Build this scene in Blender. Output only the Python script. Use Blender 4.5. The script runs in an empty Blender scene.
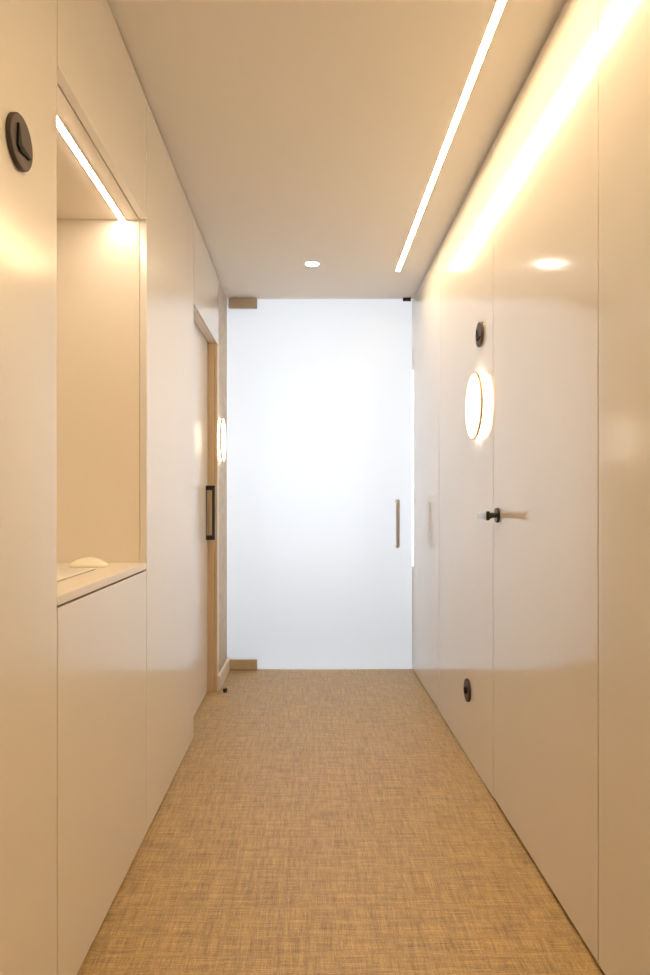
import bpy, bmesh, math
from mathutils import Vector, Matrix

sc = bpy.context.scene
COL = sc.collection
EYE = 1.084          # camera height
H = 2.40             # ceiling height
XR = 0.671           # face of the right hand panelling
XL = -0.527          # face of the left hand joinery
YE = 4.368           # glass door
PT = 0.022           # panel thickness
G = 0.005            # seam between panels

# ------------------------------------------------------------------ materials
def new_mat(name):
    m = bpy.data.materials.new(name)
    m.use_nodes = True
    nt = m.node_tree
    b = nt.nodes['Principled BSDF']
    return m, nt, b

def simple(name, col, rough=0.5, metal=0.0, ior=1.5, coat=0.0, coat_rough=0.1):
    m, nt, b = new_mat(name)
    b.inputs['Base Color'].default_value = (*col, 1)
    b.inputs['Roughness'].default_value = rough
    b.inputs['Metallic'].default_value = metal
    b.inputs['IOR'].default_value = ior
    b.inputs['Coat Weight'].default_value = coat
    b.inputs['Coat Roughness'].default_value = coat_rough
    return m

def coords(nt, scale=(1, 1, 1)):
    g = nt.nodes.new('ShaderNodeNewGeometry')
    mp = nt.nodes.new('ShaderNodeMapping')
    mp.inputs['Scale'].default_value = scale
    nt.links.new(g.outputs['Position'], mp.inputs['Vector'])
    return mp.outputs['Vector']

def noise(nt, scale_vec, detail=2.0, rough=0.5):
    n = nt.nodes.new('ShaderNodeTexNoise')
    n.inputs['Scale'].default_value = 1.0
    n.inputs['Detail'].default_value = detail
    n.inputs['Roughness'].default_value = rough
    nt.links.new(coords(nt, scale_vec), n.inputs['Vector'])
    return n.outputs['Fac']

def bump(nt, b, fac, strength, dist):
    bp = nt.nodes.new('ShaderNodeBump')
    bp.inputs['Strength'].default_value = strength
    bp.inputs['Distance'].default_value = dist
    nt.links.new(fac, bp.inputs['Height'])
    nt.links.new(bp.outputs['Normal'], b.inputs['Normal'])

def math_node(nt, op, a, b_):
    n = nt.nodes.new('ShaderNodeMath'); n.operation = op
    for i, v in enumerate((a, b_)):
        if isinstance(v, (int, float)): n.inputs[i].default_value = v
        else: nt.links.new(v, n.inputs[i])
    return n.outputs[0]

def ramp(nt, fac, stops):
    r = nt.nodes.new('ShaderNodeValToRGB')
    el = r.color_ramp.elements
    while len(el) < len(stops): el.new(0.5)
    for e, (p, c) in zip(el, stops):
        e.position = p; e.color = (*c, 1)
    nt.links.new(fac, r.inputs['Fac'])
    return r.outputs['Color']

def lacquer(name, col, rough, spec=0.5, bstr=0.06):
    m, nt, b = new_mat(name)
    b.inputs['Roughness'].default_value = rough
    b.inputs['IOR'].default_value = 2.0 if spec == 0.5 else 1.5
    b.inputs['Specular IOR Level'].default_value = spec
    f = noise(nt, (0.9, 1.3, 0.8), 3)
    c = ramp(nt, f, [(0.3, tuple(x * 0.975 for x in col)), (0.7, col)])
    nt.links.new(c, b.inputs['Base Color'])
    # faint orange-peel of sprayed lacquer
    bump(nt, b, noise(nt, (45, 45, 45), 1), bstr, 0.001)
    return m

M = {}
M['lacquer'] = lacquer('cream_satin_lacquer', (0.82, 0.795, 0.755), 0.19)
M['lacquer_right'] = lacquer('cream_gloss_lacquer', (0.82, 0.795, 0.755), 0.115)
M['door_white'] = lacquer('white_gloss_door', (0.83, 0.81, 0.78), 0.19)
M['lining'] = lacquer('cream_matt_lining', (0.88, 0.82, 0.73), 0.5, 0.3)
M['jamb'] = simple('beige_jamb', (0.66, 0.53, 0.37), 0.5)
M['ceiling'] = simple('ceiling_paint', (0.88, 0.85, 0.80), 0.85)
M['back'] = simple('brown_backing', (0.30, 0.21, 0.13), 0.9)
M['dark_gap'] = simple('gap_shade', (0.05, 0.035, 0.025), 0.9)  # near-black colour standing in for the shade inside open gaps
M['white'] = simple('white_paint', (0.86, 0.86, 0.86), 0.7)
M['far_floor'] = simple('far_room_floor', (0.36, 0.33, 0.30), 0.7)
M['skirt'] = simple('cream_skirting', (0.80, 0.74, 0.66), 0.35)
M['counter'] = lacquer('cream_worktop', (0.84, 0.79, 0.71), 0.32)
M['black'] = simple('black_metal', (0.012, 0.012, 0.012), 0.28)
M['black_matt'] = simple('black_recess', (0.004, 0.004, 0.004), 0.8)
M['bronze'] = simple('dark_bronze', (0.055, 0.034, 0.026), 0.5, 0.0)
M['patch'] = simple('brushed_bronze_steel', (0.58, 0.50, 0.40), 0.4, 0.35)
M['steel'] = simple('brushed_steel', (0.62, 0.58, 0.53), 0.28, 1.0)
M['brass'] = simple('brass', (0.80, 0.52, 0.20), 0.25, 1.0)
M['ivory'] = simple('ivory_plastic', (0.93, 0.92, 0.80), 0.3)
M['tray'] = simple('white_slab', (0.80, 0.79, 0.77), 0.35)
M['tray_edge'] = simple('grey_slab_edge', (0.30, 0.22, 0.18), 0.5)

# woven vinyl / sisal floor
def carpet():
    m, nt, b = new_mat('woven_sisal')
    a = noise(nt, (480, 16, 1), 3, 0.6)     # threads running along the corridor
    c = noise(nt, (14, 420, 1), 3, 0.6)     # threads running across
    d = noise(nt, (170, 170, 1), 2, 0.6)
    e = noise(nt, (75, 5, 1), 3, 0.6)
    e2 = noise(nt, (5, 70, 1), 3, 0.6)
    s = math_node(nt, 'ADD', math_node(nt, 'MULTIPLY', a, 0.27), math_node(nt, 'MULTIPLY', c, 0.27))
    s = math_node(nt, 'ADD', s, math_node(nt, 'MULTIPLY', d, 0.16))
    s = math_node(nt, 'ADD', s, math_node(nt, 'MULTIPLY', e, 0.15))
    s = math_node(nt, 'ADD', s, math_node(nt, 'MULTIPLY', e2, 0.15))
    col = ramp(nt, s, [(0.40, (0.135, 0.080, 0.034)), (0.49, (0.375, 0.243, 0.085)),
                       (0.55, (0.53, 0.362, 0.132)), (0.63, (0.69, 0.50, 0.185))])
    nt.links.new(col, b.inputs['Base Color'])
    b.inputs['IOR'].default_value = 1.65
    b.inputs['Roughness'].default_value = 0.48
    b.inputs['Specular IOR Level'].default_value = 0.6
    b.inputs['Sheen Weight'].default_value = 0.25
    b.inputs['Sheen Roughness'].default_value = 0.5
    bump(nt, b, s, 0.25, 0.002)
    return m
M['carpet'] = carpet()

def plaster():
    m, nt, b = new_mat('textured_wall_covering')
    f = math_node(nt, 'ADD', math_node(nt, 'MULTIPLY', noise(nt, (60, 60, 260), 3), 0.5),
                  math_node(nt, 'MULTIPLY', noise(nt, (35, 35, 22), 3), 0.5))
    c = ramp(nt, f, [(0.38, (0.52, 0.45, 0.37)), (0.62, (0.72, 0.65, 0.56))])
    nt.links.new(c, b.inputs['Base Color'])
    b.inputs['Roughness'].default_value = 0.8
    bump(nt, b, f, 0.4, 0.003)
    return m
M['plaster'] = plaster()

def emit(name, col, strength):
    m, nt, b = new_mat(name)
    b.inputs['Base Color'].default_value = (0.8, 0.8, 0.8, 1)
    b.inputs['Roughness'].default_value = 0.5
    b.inputs['Emission Color'].default_value = (*col, 1)
    b.inputs['Emission Strength'].default_value = strength
    return m
WARM = (1.0, 0.70, 0.385)
M['led'] = emit('warm_led_diffuser', WARM, 120)
M['led_niche'] = emit('warm_led_niche', (1.0, 0.81, 0.60), 54)
M['spot'] = emit('spot_lens', (1.0, 0.92, 0.80), 50)
M['opal'] = emit('opal_glow', (1.0, 0.88, 0.66), 6.5)
M['sky_pane'] = emit('bright_overcast_window', (0.94, 0.955, 1.02), 5.1)
M['opal_face'] = emit('opal_front', (1.0, 0.97, 0.93), 0.75)

def frosted():
    """acid etched face: diffuses light through, satin sheen, a little clear"""
    m = bpy.data.materials.new('frosted_glass'); m.use_nodes = True
    nt = m.node_tree; nt.nodes.clear()
    out = nt.nodes.new('ShaderNodeOutputMaterial')
    tl = nt.nodes.new('ShaderNodeBsdfTranslucent'); tl.inputs[0].default_value = (0.93, 0.95, 0.965, 1)
    df = nt.nodes.new('ShaderNodeBsdfDiffuse'); df.inputs[0].default_value = (0.9, 0.92, 0.93, 1)
    tp = nt.nodes.new('ShaderNodeBsdfTransparent'); tp.inputs[0].default_value = (0.95, 0.97, 0.98, 1)
    gl = nt.nodes.new('ShaderNodeBsdfGlossy'); gl.inputs['Roughness'].default_value = 0.38
    fr = nt.nodes.new('ShaderNodeFresnel'); fr.inputs[0].default_value = 1.45
    m1 = nt.nodes.new('ShaderNodeMixShader'); m1.inputs[0].default_value = 0.03
    m2 = nt.nodes.new('ShaderNodeMixShader'); m2.inputs[0].default_value = 0.006
    m3 = nt.nodes.new('ShaderNodeMixShader')
    L = nt.links.new
    L(tl.outputs[0], m1.inputs[1]); L(df.outputs[0], m1.inputs[2])
    L(m1.outputs[0], m2.inputs[1]); L(tp.outputs[0], m2.inputs[2])
    L(fr.outputs[0], m3.inputs[0]); L(m2.outputs[0], m3.inputs[1]); L(gl.outputs[0], m3.inputs[2])
    L(m3.outputs[0], out.inputs[0])
    c = bpy.data.materials.new('clear_glass_face'); c.use_nodes = True
    nt = c.node_tree; nt.nodes.clear()
    out = nt.nodes.new('ShaderNodeOutputMaterial')
    tp = nt.nodes.new('ShaderNodeBsdfTransparent'); tp.inputs[0].default_value = (0.96, 0.98, 0.985, 1)
    nt.links.new(tp.outputs[0], out.inputs[0])
    return m, c
M['frost'], M['clear'] = frosted()

# ------------------------------------------------------------------ geometry helpers
def link(name, bm, mat, parent=None, smooth=False, mats=None):
    bmesh.ops.recalc_face_normals(bm, faces=bm.faces)
    me = bpy.data.meshes.new(name)
    bm.to_mesh(me); bm.free()
    for mm in (mats or [mat]): me.materials.append(mm)
    if smooth:
        for p in me.polygons: p.use_smooth = True
        try: me.set_sharp_from_angle(angle=math.radians(35))
        except Exception: pass
    o = bpy.data.objects.new(name, me)
    COL.objects.link(o)
    if parent: o.parent = parent
    return o

def box(bm, x0, x1, y0, y1, z0, z1, bev=0.0):
    vs = [bm.verts.new(p) for p in ((x0,y0,z0),(x1,y0,z0),(x1,y1,z0),(x0,y1,z0),(x0,y0,z1),(x1,y0,z1),(x1,y1,z1),(x0,y1,z1))]
    fs = [bm.faces.new([vs[i] for i in q]) for q in ((0,3,2,1),(4,5,6,7),(0,1,5,4),(1,2,6,5),(2,3,7,6),(3,0,4,7))]
    if bev > 0:
        es = list({e for f in fs for e in f.edges})
        bmesh.ops.bevel(bm, geom=es, offset=bev, segments=2, affect='EDGES', profile=0.5)

def bx(*a, **k):
    bm = bmesh.new(); box(bm, *a, **k); return bm

def frame_to(bm, verts, origin, ax, ay, az):
    mt = Matrix((ax, ay, az)).transposed().to_4x4(); mt.translation = origin
    bmesh.ops.transform(bm, matrix=mt, verts=verts)

def lathe(bm, profile, n=64):
    """profile: (radius, height) along +z; closed solid"""
    rings = []
    for r, h in profile:
        if r < 1e-6: rings.append([bm.verts.new((0, 0, h))])
        else: rings.append([bm.verts.new((r*math.cos(2*math.pi*i/n), r*math.sin(2*math.pi*i/n), h)) for i in range(n)])
    for a, b in zip(rings, rings[1:]):
        for i in range(n):
            j = (i+1) % n
            if len(a) == 1: bm.faces.new((a[0], b[i], b[j]))
            elif len(b) == 1: bm.faces.new((a[i], a[j], b[0]))
            else: bm.faces.new((a[i], a[j], b[j], b[i]))

def prism(bm, pts, z0, z1, bev=0.0):
    a = [bm.verts.new((x, y, z0)) for x, y in pts]
    b = [bm.verts.new((x, y, z1)) for x, y in pts]
    fs = [bm.faces.new(a[::-1]), bm.faces.new(b)]
    n = len(pts)
    for i in range(n):
        j = (i+1) % n
        fs.append(bm.faces.new((a[i], a[j], b[j], b[i])))
    if bev > 0:
        bmesh.ops.bevel(bm, geom=list(fs[1].edges), offset=bev, segments=2, affect='EDGES', profile=0.5)

def tube(bm, pts, r, n=20):
    """round bar along a polyline of points, capped"""
    pts = [Vector(p) for p in pts]; rings = []
    up = Vector((1, 0, 0))
    for i, p in enumerate(pts):
        t = (pts[min(i+1, len(pts)-1)] - pts[max(i-1, 0)]).normalized()
        u = t.cross(up)
        u.normalize(); v = t.cross(u).normalized()
        rings.append([bm.verts.new(p + r*(math.cos(2*math.pi*k/n)*u + math.sin(2*math.pi*k/n)*v)) for k in range(n)])
    for a, b in zip(rings, rings[1:]):
        for k in range(n): bm.faces.new((a[k], a[(k+1) % n], b[(k+1) % n], b[k]))
    bm.faces.new(rings[0][::-1]); bm.faces.new(rings[-1])

def struct(o, label=None):
    o['kind'] = 'structure'
    if label: o['label'] = label
    return o

def tag(o, label, cat, group=None):
    o['label'] = label; o['category'] = cat
    if group: o['group'] = group
    return o

def empty(name, loc):
    o = bpy.data.objects.new(name, None); COL.objects.link(o)
    o.location = loc; o.empty_display_size = 0.05
    return o

X3, Y3, Z3 = Vector((1,0,0)), Vector((0,1,0)), Vector((0,0,1))

# ------------------------------------------------------------------ shell
YB = -1.6            # wall behind the camera
YF = 6.0             # far wall of the bright room
struct(link('floor', bx(-2.2, 2.2, YB-0.1, YE+0.02, -0.1, 0.0), M['carpet']))
struct(link('floor_far_room', bx(-2.2, 2.2, YE+0.02, YF+0.1, -0.1, 0.0), M['far_floor']))
struct(link('gap_bounce_strip', bx(-0.533, XR, YE+0.021, YE+0.14, 0.0, 0.003), M['white']))  # white strip added to catch daylight and brighten the gap under the door

# ceiling with a slot for the light strip and the round opening covered by the spot
SX0, SX1, SY0, SY1 = 0.494, 0.520, -1.0, 3.862
bm = bmesh.new()
for a in ((-2.2, SX0, YB-0.1, YF+0.1), (SX1, 2.2, YB-0.1, YF+0.1), (SX0, SX1, YB-0.1, SY0), (SX0, SX1, SY1, YF+0.1)):
    box(bm, a[0], a[1], a[2], a[3], H, H+0.12)
bmesh.ops.remove_doubles(bm, verts=bm.verts, dist=1e-5)
struct(link('ceiling', bm, M['ceiling']))

struct(link('wall_right', bx(XR+PT+0.012, XR+0.25, YB, YE+0.05, 0.0, H), M['back']))
struct(link('wall_left', bx(-1.40, -1.20, YB, 3.94, 0.0, H), M['back']))
struct(link('wall_left_end', bx(-1.40, -0.533, 3.945, YE+0.05, 0.0, H), M['plaster']))
struct(link('wall_back', bx(-1.4, 0.92, YB-0.1, YB, 0.0, H), M['white']))
# bright room behind the glass
struct(link('wall_far_left', bx(-2.2, -2.0, YE+0.05, YF, 0.0, H), M['white']))
struct(link('wall_far_right', bx(2.0, 2.2, YE+0.05, YF, 0.0, H), M['white']))
struct(link('wall_near_left', bx(-2.0, -0.533, YE+0.05, YE+0.12, 0.0, H), M['white']))
struct(link('wall_near_right', bx(XR+0.001, 2.0, YE+0.05, YE+0.12, 0.0, H), M['white']))
WX0, WX1, WZ0, WZ1 = -0.43, 0.535, 0.470, 2.30
bm = bmesh.new()
for a in ((-2.2, WX0, 0, H), (WX1, 2.2, 0, H), (WX0, WX1, 0, WZ0), (WX0, WX1, WZ1, H)):
    box(bm, a[0], a[1], YF, YF+0.1, a[2], a[3])
struct(link('wall_far', bm, M['white']))
bm = bmesh.new()
for a in ((WX0, WX0+0.05, WZ0, WZ1), (WX1-0.05, WX1, WZ0, WZ1), (WX0, WX1, WZ0, WZ0+0.05), (WX0, WX1, WZ1-0.05, WZ1)):
    box(bm, a[0], a[1], YF-0.02, YF+0.05, a[2], a[3])
struct(link('window_1', bm, M['white']))

# ------------------------------------------------------------------ right hand side
R0, R1 = XR, XR+PT
def right_panel(name, y0, y1, z0=0.005, mat='lacquer_right'):
    return link(name, bx(R0, R1, y0+G/2, y1-G/2, z0, H-0.009, bev=0.0012), M[mat])

p = right_panel('wall_panel', 3.494, YE+0.045)
tag(p, 'narrow cream lacquered wall panel right beside the frosted glass door', 'wall panel')
p = right_panel('wall_panel', 2.469, 3.494)
tag(p, 'wide cream lacquered panel on the right carrying the round lamp and two dark discs', 'wall panel')
door2 = right_panel('door_2', 1.572, 2.469, 0.012)
struct(door2, 'flush cream lacquered door with a black lever on the right side')
p = right_panel('wall_panel', -1.2, 1.572, 0.012)
tag(p, 'nearest cream lacquered panel on the right, cut by the frame edge', 'wall panel')
bm = bmesh.new(); box(bm, R1, R1+0.011, YB, YE+0.04, 0.0, 0.05)
struct(link('gap_shade_strip', bm, M['dark_gap']))  # dark strip added as the shade in the floor gap under the panels

# lever on door_2 : rose, neck and a flat blade that points towards the hinges
LZ, LY = EYE - 0.047, 2.405
bm = bmesh.new(); lathe(bm, [(0,0),(0.0265,0),(0.0265,0.007),(0.025,0.0085),(0,0.0085)], 40)
frame_to(bm, bm.verts, Vector((XR+0.0005, LY, LZ)), Y3, Z3, -X3)
lever = bmesh.new(); grip = bmesh.new()
lathe(lever, [(0,0.0),(0.010,0),(0.010,0.054),(0,0.054)], 28)
frame_to(lever, lever.verts, Vector((XR-0.006, LY, LZ)), Y3, Z3, -X3)
box(grip, XR-0.070, XR-0.058, LY-0.105, LY+0.012, LZ-0.0130, LZ+0.0130, bev=0.0025)
box(lever, XR-0.0695, XR-0.0585, LY-0.111, LY-0.1052, LZ-0.0155, LZ+0.0155, bev=0.001)
box(lever, XR-0.0578, XR-0.052, LY-0.111, LY+0.012, LZ-0.010, LZ+0.010, bev=0.001)
lv = link('lever_handle', lever, M['black'], door2, smooth=True)
g_ = link('grip', grip, M['steel'], lv, smooth=True); g_['label'] = 'satin steel face of the lever'
link('rose', bm, M['black'], lv, smooth=True)

# ------------------------------------------------------------------ small round discs with hands
def ell_mark(side):
    """tapered two-armed mark; u = along wall, v = up"""
    r = 0.048
    P = [(-0.45,0.50),(-0.38,0.46),(-0.20,-0.20),(0.74,-0.30),(0.55,-0.40),(-0.28,-0.46),(-0.50,-0.34)]
    return [(x*r, y*r) for x, y in P]

def disc(name, origin, n, label, cat, group, hands=True):
    """n = outward normal (+X or -X)"""
    root = empty(name, origin)
    u = Z3.cross(n)            # to the right for someone facing the wall
    b = bmesh.new(); lathe(b, [(0,0),(0.047,0),(0.048,0.001),(0.048,0.008),(0.0465,0.0095),(0,0.0095)], 64)
    frame_to(b, b.verts, Vector((0,0,0)), u, Z3, n)
    face = link('face', b, M['bronze'], root, smooth=True)
    if hands:
        b = bmesh.new(); prism(b, ell_mark(1), 0.009, 0.0135, bev=0.0006)
        frame_to(b, b.verts, Vector((0,0,0)), u, Z3, n)
        h = link('hands', b, M['black_matt'], root)
    else:
        b = bmesh.new(); lathe(b, [(0,0.009),(0.015,0.009),(0.014,0.016),(0.011,0.018),(0,0.018)], 40)
        frame_to(b, b.verts, Vector((0,0,0)), u, Z3, n)
        h = link('rubber_stub', b, M['black_matt'], root, smooth=True)
    tag(root, label, cat, group)
    return root
disc('wall_clock', (XL, 1.222, 1.733), X3, 'round dark bronze disc with black hands on the near left panel', 'clock', None)
disc('wall_clock', (XR, 2.645, 1.738), -X3, 'small dark disc with black hands above the round lamp on the right', 'clock', None)
disc('wall_bumper', (XR, 2.850, 0.292), -X3, 'round dark disc low on the right panel near the floor', 'door stop', None, hands=False)

# ------------------------------------------------------------------ round wall lamps
def sconce(origin, n, label):
    root = empty('wall_lamp', origin)
    u = Z3.cross(n)
    def part(name, prof, mat, parent):
        b = bmesh.new(); lathe(b, prof, 96)
        frame_to(b, b.verts, Vector((0,0,0)), u, Z3, n)
        return link(name, b, M[mat], parent, smooth=True)
    part('wall_plate', [(0,0),(0.075,0),(0.075,0.0038),(0,0.0038)], 'brass', root)
    part('diffuser', [(0,0.004),(0.120,0.004),(0.1255,0.007),(0.1265,0.013),(0.1255,0.018),(0.123,0.0195),(0,0.0195)], 'opal', root)
    f = part('front_plate', [(0,0.020),(0.1287,0.020),(0.1287,0.0265),(0.1270,0.028),(0,0.028)], 'opal_face', root)
    part('rim', [(0.1289,0.0199),(0.1325,0.0199),(0.1325,0.0275),(0.1289,0.0275),(0.1289,0.0199)], 'brass', root)
    tag(root, label, 'wall lamp')
    return root
sconce((XR, 2.662, 1.461), -X3, 'glowing round wall lamp with brass rim on the right panelling')
sconce((-0.533, 4.01, 1.451), X3, 'glowing round wall lamp on the textured left wall beside the glass door')

# ------------------------------------------------------------------ left hand joinery
L0, L1 = XL-PT, XL
YN, YM, YT, YH = 1.418, 2.200, 3.092, 3.94
DEEP = -1.12
# near tall cabinet
t = empty('tall_cabinet', (-0.8, 0.4, 0))
link('carcass', bx(DEEP-0.7+0.7, L0-0.004, -1.2, YN-0.002, 0.0, H-0.009), M['lining'], None).parent = t
for o in t.children: o.location = (0.8, -0.4, 0)
d = link('door', bx(L0, L1, -1.2, YN-G/2, 0.010, H-0.007, bev=0.0012), M['lacquer'], t); d.location = (0.8, -0.4, 0)
tag(t, 'nearest tall cream lacquered cabinet on the left, reaching the ceiling', 'cabinet')
# overhead cabinet above the niche
ZN = 2.0
t = empty('wall_cabinet', (-0.8, 1.8, ZN))
off = (0.8, -1.8, -ZN)
def child(name, bm, mat, par, off):
    o = link(name, bm, M[mat], par); o.location = off; return o
child('carcass', bx(DEEP, L0-0.0035, YN, YM-0.006, ZN, H-0.009), 'lining', t, off)
child('door', bx(L0, L1, YN+G/2, YM-0.006, ZN, H-0.007, bev=0.0012), 'lacquer', t, off)
tag(t, 'cream overhead cabinet above the lit niche on the left', 'cabinet')
# far tall cabinet, its near side closes the niche
t = empty('tall_cabinet', (-0.8, 2.6, 0)); off = (0.8, -2.6, 0)
child('carcass', bx(DEEP, L0-0.0015, YM-0.002, YT-0.004, 0.0, H-0.009), 'lining', t, off)
child('door', bx(L0, L1, YM-0.002, YT, 0.010, H-0.007, bev=0.0012), 'lacquer', t, off)
tag(t, 'tall cream cabinet on the left between the lit niche and the sliding door', 'cabinet')
# base cabinet + worktop + niche back
t = empty('base_cabinet', (-0.8, 1.8, 0)); off = (0.8, -1.8, 0)
child('carcass', bx(DEEP, L0-0.006, YN, YM-0.003, 0.0, 0.860), 'dark_gap', t, off)  # coloured near-black so the gap under the worktop looks shaded
child('door', bx(L0, L1, YN+G/2, YM-0.006, 0.010, 0.861, bev=0.0012), 'lacquer', t, off)
tag(t, 'cream base cabinet under the niche worktop on the left', 'cabinet')
w = link('worktop', bx(DEEP, L1, YN+0.001, YM-0.003, 0.866, 0.887, bev=0.0015), M['counter'])
tag(w, 'pale cream worktop in the lit niche on the left', 'worktop')
w = link('niche_back_panel', bx(DEEP-0.02, DEEP-0.001, YN, YM-0.003, 0.0, ZN-0.001), M['lining'])
tag(w, 'cream back panel inside the lit niche on the left', 'panel')
# LED in the niche ceiling
t = empty('light_strip', (-0.605, 1.8, ZN)); off = (0.605, -1.8, -ZN)
child('profile', bx(-0.6155, -0.5945, YN+0.012, YM-0.003, ZN-0.003, ZN+0.001), 'white', t, off)
child('diffuser', bx(-0.6125, -0.5975, YN+0.014, YM-0.005, ZN-0.0045, ZN-0.003), 'led_niche', t, off)
tag(t, 'warm glowing light strip under the overhead cabinet in the left niche', 'light')
# slab and ivory object on the worktop
t = empty('serving_tray', (-0.77, 1.70, 0.887)); off = (0.77, -1.70, -0.887)
child('base', bx(-0.925, -0.622, 1.50, 1.968, 0.887, 0.8885, bev=0.0006), 'tray_edge', t, off)
child('top', bx(-0.927, -0.620, 1.498, 1.970, 0.8885, 0.8925, bev=0.0012), 'tray', t, off)
tag(t, 'thin flat white slab lying on the worktop in the left niche', 'tray')
def mouse():
    root = empty('computer_mouse', (-0.668, 2.055, 0.887))
    bm = bmesh.new()
    N, K = 48, 10
    a, b = 0.057, 0.033
    def ring(s, z):
        vs = []
        for i in range(N):
            th = 2*math.pi*i/N
            c, s_ = math.cos(th), math.sin(th)
            ex = 2/2.6
            vs.append(bm.verts.new((a*s*math.copysign(abs(c)**ex, c), b*s*math.copysign(abs(s_)**ex, s_), z)))
        return vs
    prof = [(0.90, 0.0), (0.985, 0.0015), (1.0, 0.007), (0.985, 0.009)]
    for k in range(1, K):
        q = 0.985*(1-k/K)
        prof.append((q, 0.009+0.020*(1-(q/0.985)**2.2)))
    rings = [ring(s, z) for s, z in prof]
    for p_, q in zip(rings, rings[1:]):
        for i in range(N): bm.faces.new((p_[i], p_[(i+1)%N], q[(i+1)%N], q[i]))
    bm.faces.new(rings[0][::-1])
    tip = bm.verts.new((0,0,0.0292))
    for i in range(N): bm.faces.new((rings[-1][i], rings[-1][(i+1)%N], tip))
    # split base band and shell
    sh = link('shell', bm, M['ivory'], root, smooth=True)
    b2 = bmesh.new(); lathe(b2, [(0,0.0005),(0.030,0.0005),(0.030,0.004),(0,0.004)], 48)
    for v in b2.verts: v.co.x *= 1.7
    link('base', b2, M['tray'], root, smooth=True)
    tag(root, 'small domed ivory computer mouse on the worktop beside the white slab', 'computer mouse')
    root.rotation_euler = (0, 0, math.radians(4))
mouse()

# header above the sliding door, door, jamb
t = link('door_header', bx(XL-0.10, L1, YT+G, YH, ZN-0.005, H-0.009, bev=0.0012), M['lacquer'])
struct(t); t.name = 'trim_2'
bm = bmesh.new()
box(bm, XL-0.044, XL-0.012, YT+G, 3.865, ZN-0.0075, ZN-0.0052)
struct(link('trim_3', bm, M['skirt']))
d3 = link('door_3', bx(XL-0.085, XL-0.050, 2.98+0.12, 3.852, 0.008, ZN-0.008, bev=0.001), M['door_white'])
struct(d3, 'white glossy sliding door with a black pull on the left')
XD = XL-0.050
bm = bmesh.new()
HZ0, HZ1 = EYE-0.213, EYE+0.092
hy = 3.80
box(bm, XD, XL+0.000, hy-0.010, hy+0.010, HZ1-0.026, HZ1, bev=0.0012)
box(bm, XD, XL+0.000, hy-0.010, hy+0.010, HZ0, HZ0+0.026, bev=0.0012)
box(bm, XL-0.016, XL+0.000, hy-0.010, hy+0.010, HZ0+0.024, HZ1-0.024)
box(bm, XD-0.0002, XD+0.003, hy-0.010, hy+0.010, HZ0, HZ1)
link('pull_handle', bm, M['black'], d3)
# jamb facing the camera, with a stepped edge
bm = bmesh.new()
box(bm, XL-0.10, XL-0.014, 3.868, YH, 0.0, ZN-0.008, bev=0.001)
box(bm, XL-0.012, XL, 3.876, YH, 0.0, ZN-0.008, bev=0.001)
struct(link('trim_4', bm, M['jamb']))
link_bm = bx(XL-0.0005, XL+0.003, 3.878, YH, 0.0, ZN-0.008, bev=0.0008)
struct(link('trim_5', link_bm, M['skirt']))
# skirting
bm = bmesh.new()
prism(bm, [(0,0.003),(0.013,0.003),(0.013,0.080),(0.009,0.089),(0,0.089)], 0, YE-0.012-3.872)
frame_to(bm, bm.verts, Vector((XL+0.0035, 3.872, 0)), X3, Z3, Y3)
struct(link('baseboard_left', bm, M['skirt']))
bm = bmesh.new()
lathe(bm, [(0,0),(0.012,0),(0.011,0.006),(0.013,0.012),(0.013,0.020),(0.011,0.022),(0,0.022)], 28)
s = link('floor_stop', bm, M['black'], None, smooth=True); s.location = (-0.478, 3.86, 0)
tag(s, 'tiny dark round door stop on the floor by the left skirting', 'door stop')

# ------------------------------------------------------------------ glass door
GX0, GX1 = -0.530, XR-0.006
bm = bmesh.new()
box(bm, GX0, GX1, YE, YE+0.010, 0.008, H-0.008)
for f in bm.faces:
    pass
me_mats = [M['frost'], M['clear']]
gd = link('door_1', bm, None, None, mats=me_mats)
for p in gd.data.polygons:
    p.material_index = 1 if p.normal.y > 0.5 else 0
struct(gd, 'frosted glass door at the end of the corridor')
def glass_part(name, bm, mat, smooth=False):
    return link(name, bm, M[mat], gd, smooth)
def patch(z0, z1):
    bm = bmesh.new()
    box(bm, GX0+0.014, GX0+0.196, YE-0.014, YE-0.0003, z0, z1, bev=0.0012)
    box(bm, GX0+0.014, GX0+0.196, YE+0.0103, YE+0.024, z0, z1, bev=0.0012)
    return bm
top = glass_part('hinge_patch', patch(H-0.070, H-0.006), 'patch')
bot = glass_part('hinge_patch', patch(0.006, 0.070), 'patch')
b = bmesh.new(); lathe(b, [(0,0),(0.012,0),(0.012,0.0062),(0,0.0062)], 24)
for v in b.verts: v.co += Vector((GX0+0.05, YE+0.005, H-0.0063))
link('pivot_pin', b, M['steel'], top, True)
glass_part('top_stop', bx(XR-0.066, XR-0.016, YE-0.014, YE-0.0003, H-0.022, H-0.001, bev=0.001), 'bronze')
# bar pull
hx = (397-309)/155.0
z0, z1 = EYE-(548-502)/155.0, EYE+(502-499)/155.0
R = 0.0125
pts = [(hx, YE-0.001, z0+R)]
yo = YE-0.045
rr = 0.014
for k in range(7):
    a = k/6*math.pi/2
    pts.append((hx, yo+rr-rr*math.sin(a), z0+R+rr-rr*math.cos(a)))
for k in range(7):
    a = k/6*math.pi/2
    pts.append((hx, yo+rr-rr*math.cos(a), z1-R-rr+rr*math.sin(a)))
pts.append((hx, YE-0.001, z1-R))
bm = bmesh.new(); tube(bm, pts, R, 24)
glass_part('pull_handle', bm, 'steel', True)
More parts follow.
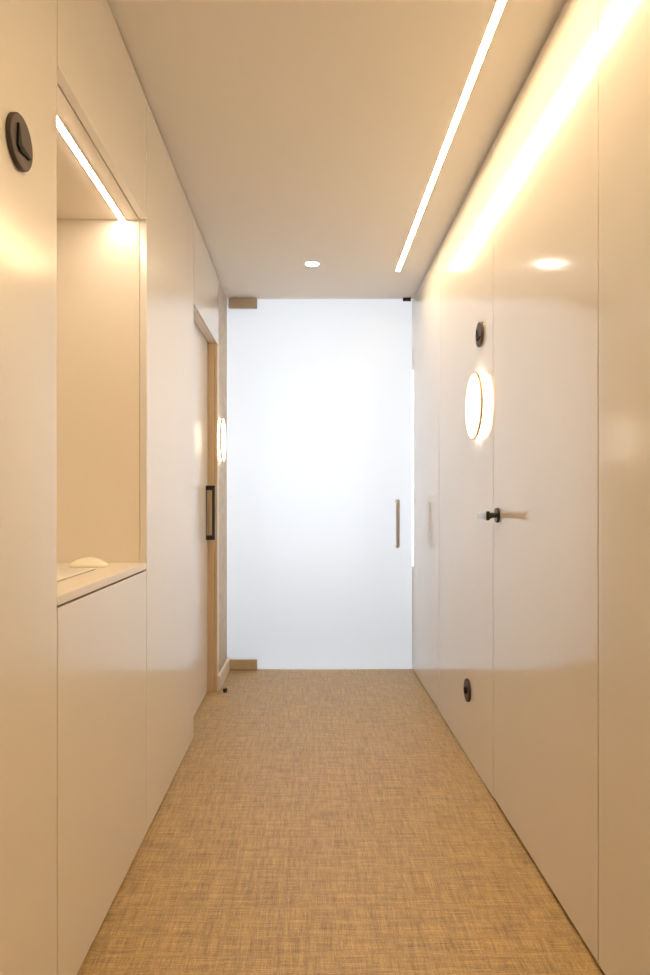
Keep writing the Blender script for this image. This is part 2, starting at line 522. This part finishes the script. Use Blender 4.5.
# ------------------------------------------------------------------ ceiling lights
t = empty('light_strip', (0.507, 1.4, H)); off = (-0.507, -1.4, -H)
bm = bmesh.new()
box(bm, SX0+0.0003, SX0+0.0018, SY0, SY1-0.001, H+0.0003, H+0.03)
box(bm, SX1-0.0018, SX1-0.0003, SY0, SY1-0.001, H+0.0003, H+0.03)
child('profile', bm, 'white', t, off)
child('diffuser', bx(SX0+0.0020, SX1-0.0020, SY0+0.002, SY1-0.003, H+0.005, H+0.010), 'led', t, off)
tag(t, 'long warm glowing light strip let into the ceiling', 'light')
t = empty('ceiling_spot', (0.017, 3.735, H))
b = bmesh.new(); lathe(b, [(0.037,-0.0035),(0.044,-0.0025),(0.045,-0.0003),(0.037,-0.0003),(0.037,-0.0035)], 56)
link('trim_ring', b, M['white'], t, True)
b = bmesh.new(); lathe(b, [(0,-0.0022),(0.0365,-0.0022),(0.0365,-0.0005),(0,-0.0005)], 56)
link('lens', b, M['spot'], t, True)
tag(t, 'small round glowing spotlight in the ceiling before the glass door', 'light')

# ------------------------------------------------------------------ daylight
pane = link('window_pane', bx(WX0+0.045, WX1-0.045, YF+0.010, YF+0.020, WZ0+0.045, WZ1-0.045), M['sky_pane'], bpy.data.objects['window_1'])
w = bpy.data.worlds.new('World'); sc.world = w; w.use_nodes = True
bg = w.node_tree.nodes['Background']
bg.inputs[0].default_value = (0.75, 0.85, 1.0, 1); bg.inputs[1].default_value = 1.0

# ------------------------------------------------------------------ camera
cam = bpy.data.cameras.new('camera'); co = bpy.data.objects.new('camera', cam); COL.objects.link(co)
co.location = (0, 0, EYE); co.rotation_euler = (math.radians(90), 0, 0)
cam.sensor_fit = 'VERTICAL'; cam.sensor_height = 36.0; cam.sensor_width = 24.0
cam.lens = 677/975*36.0
cam.shift_x = 16/975; cam.shift_y = 14.5/975
cam.clip_start = 0.05
sc.camera = co
vs = sc.view_settings
vs.view_transform = 'Standard'; vs.look = 'None'; vs.gamma = 1.0; vs.use_curve_mapping = False
vs.exposure = 0.0
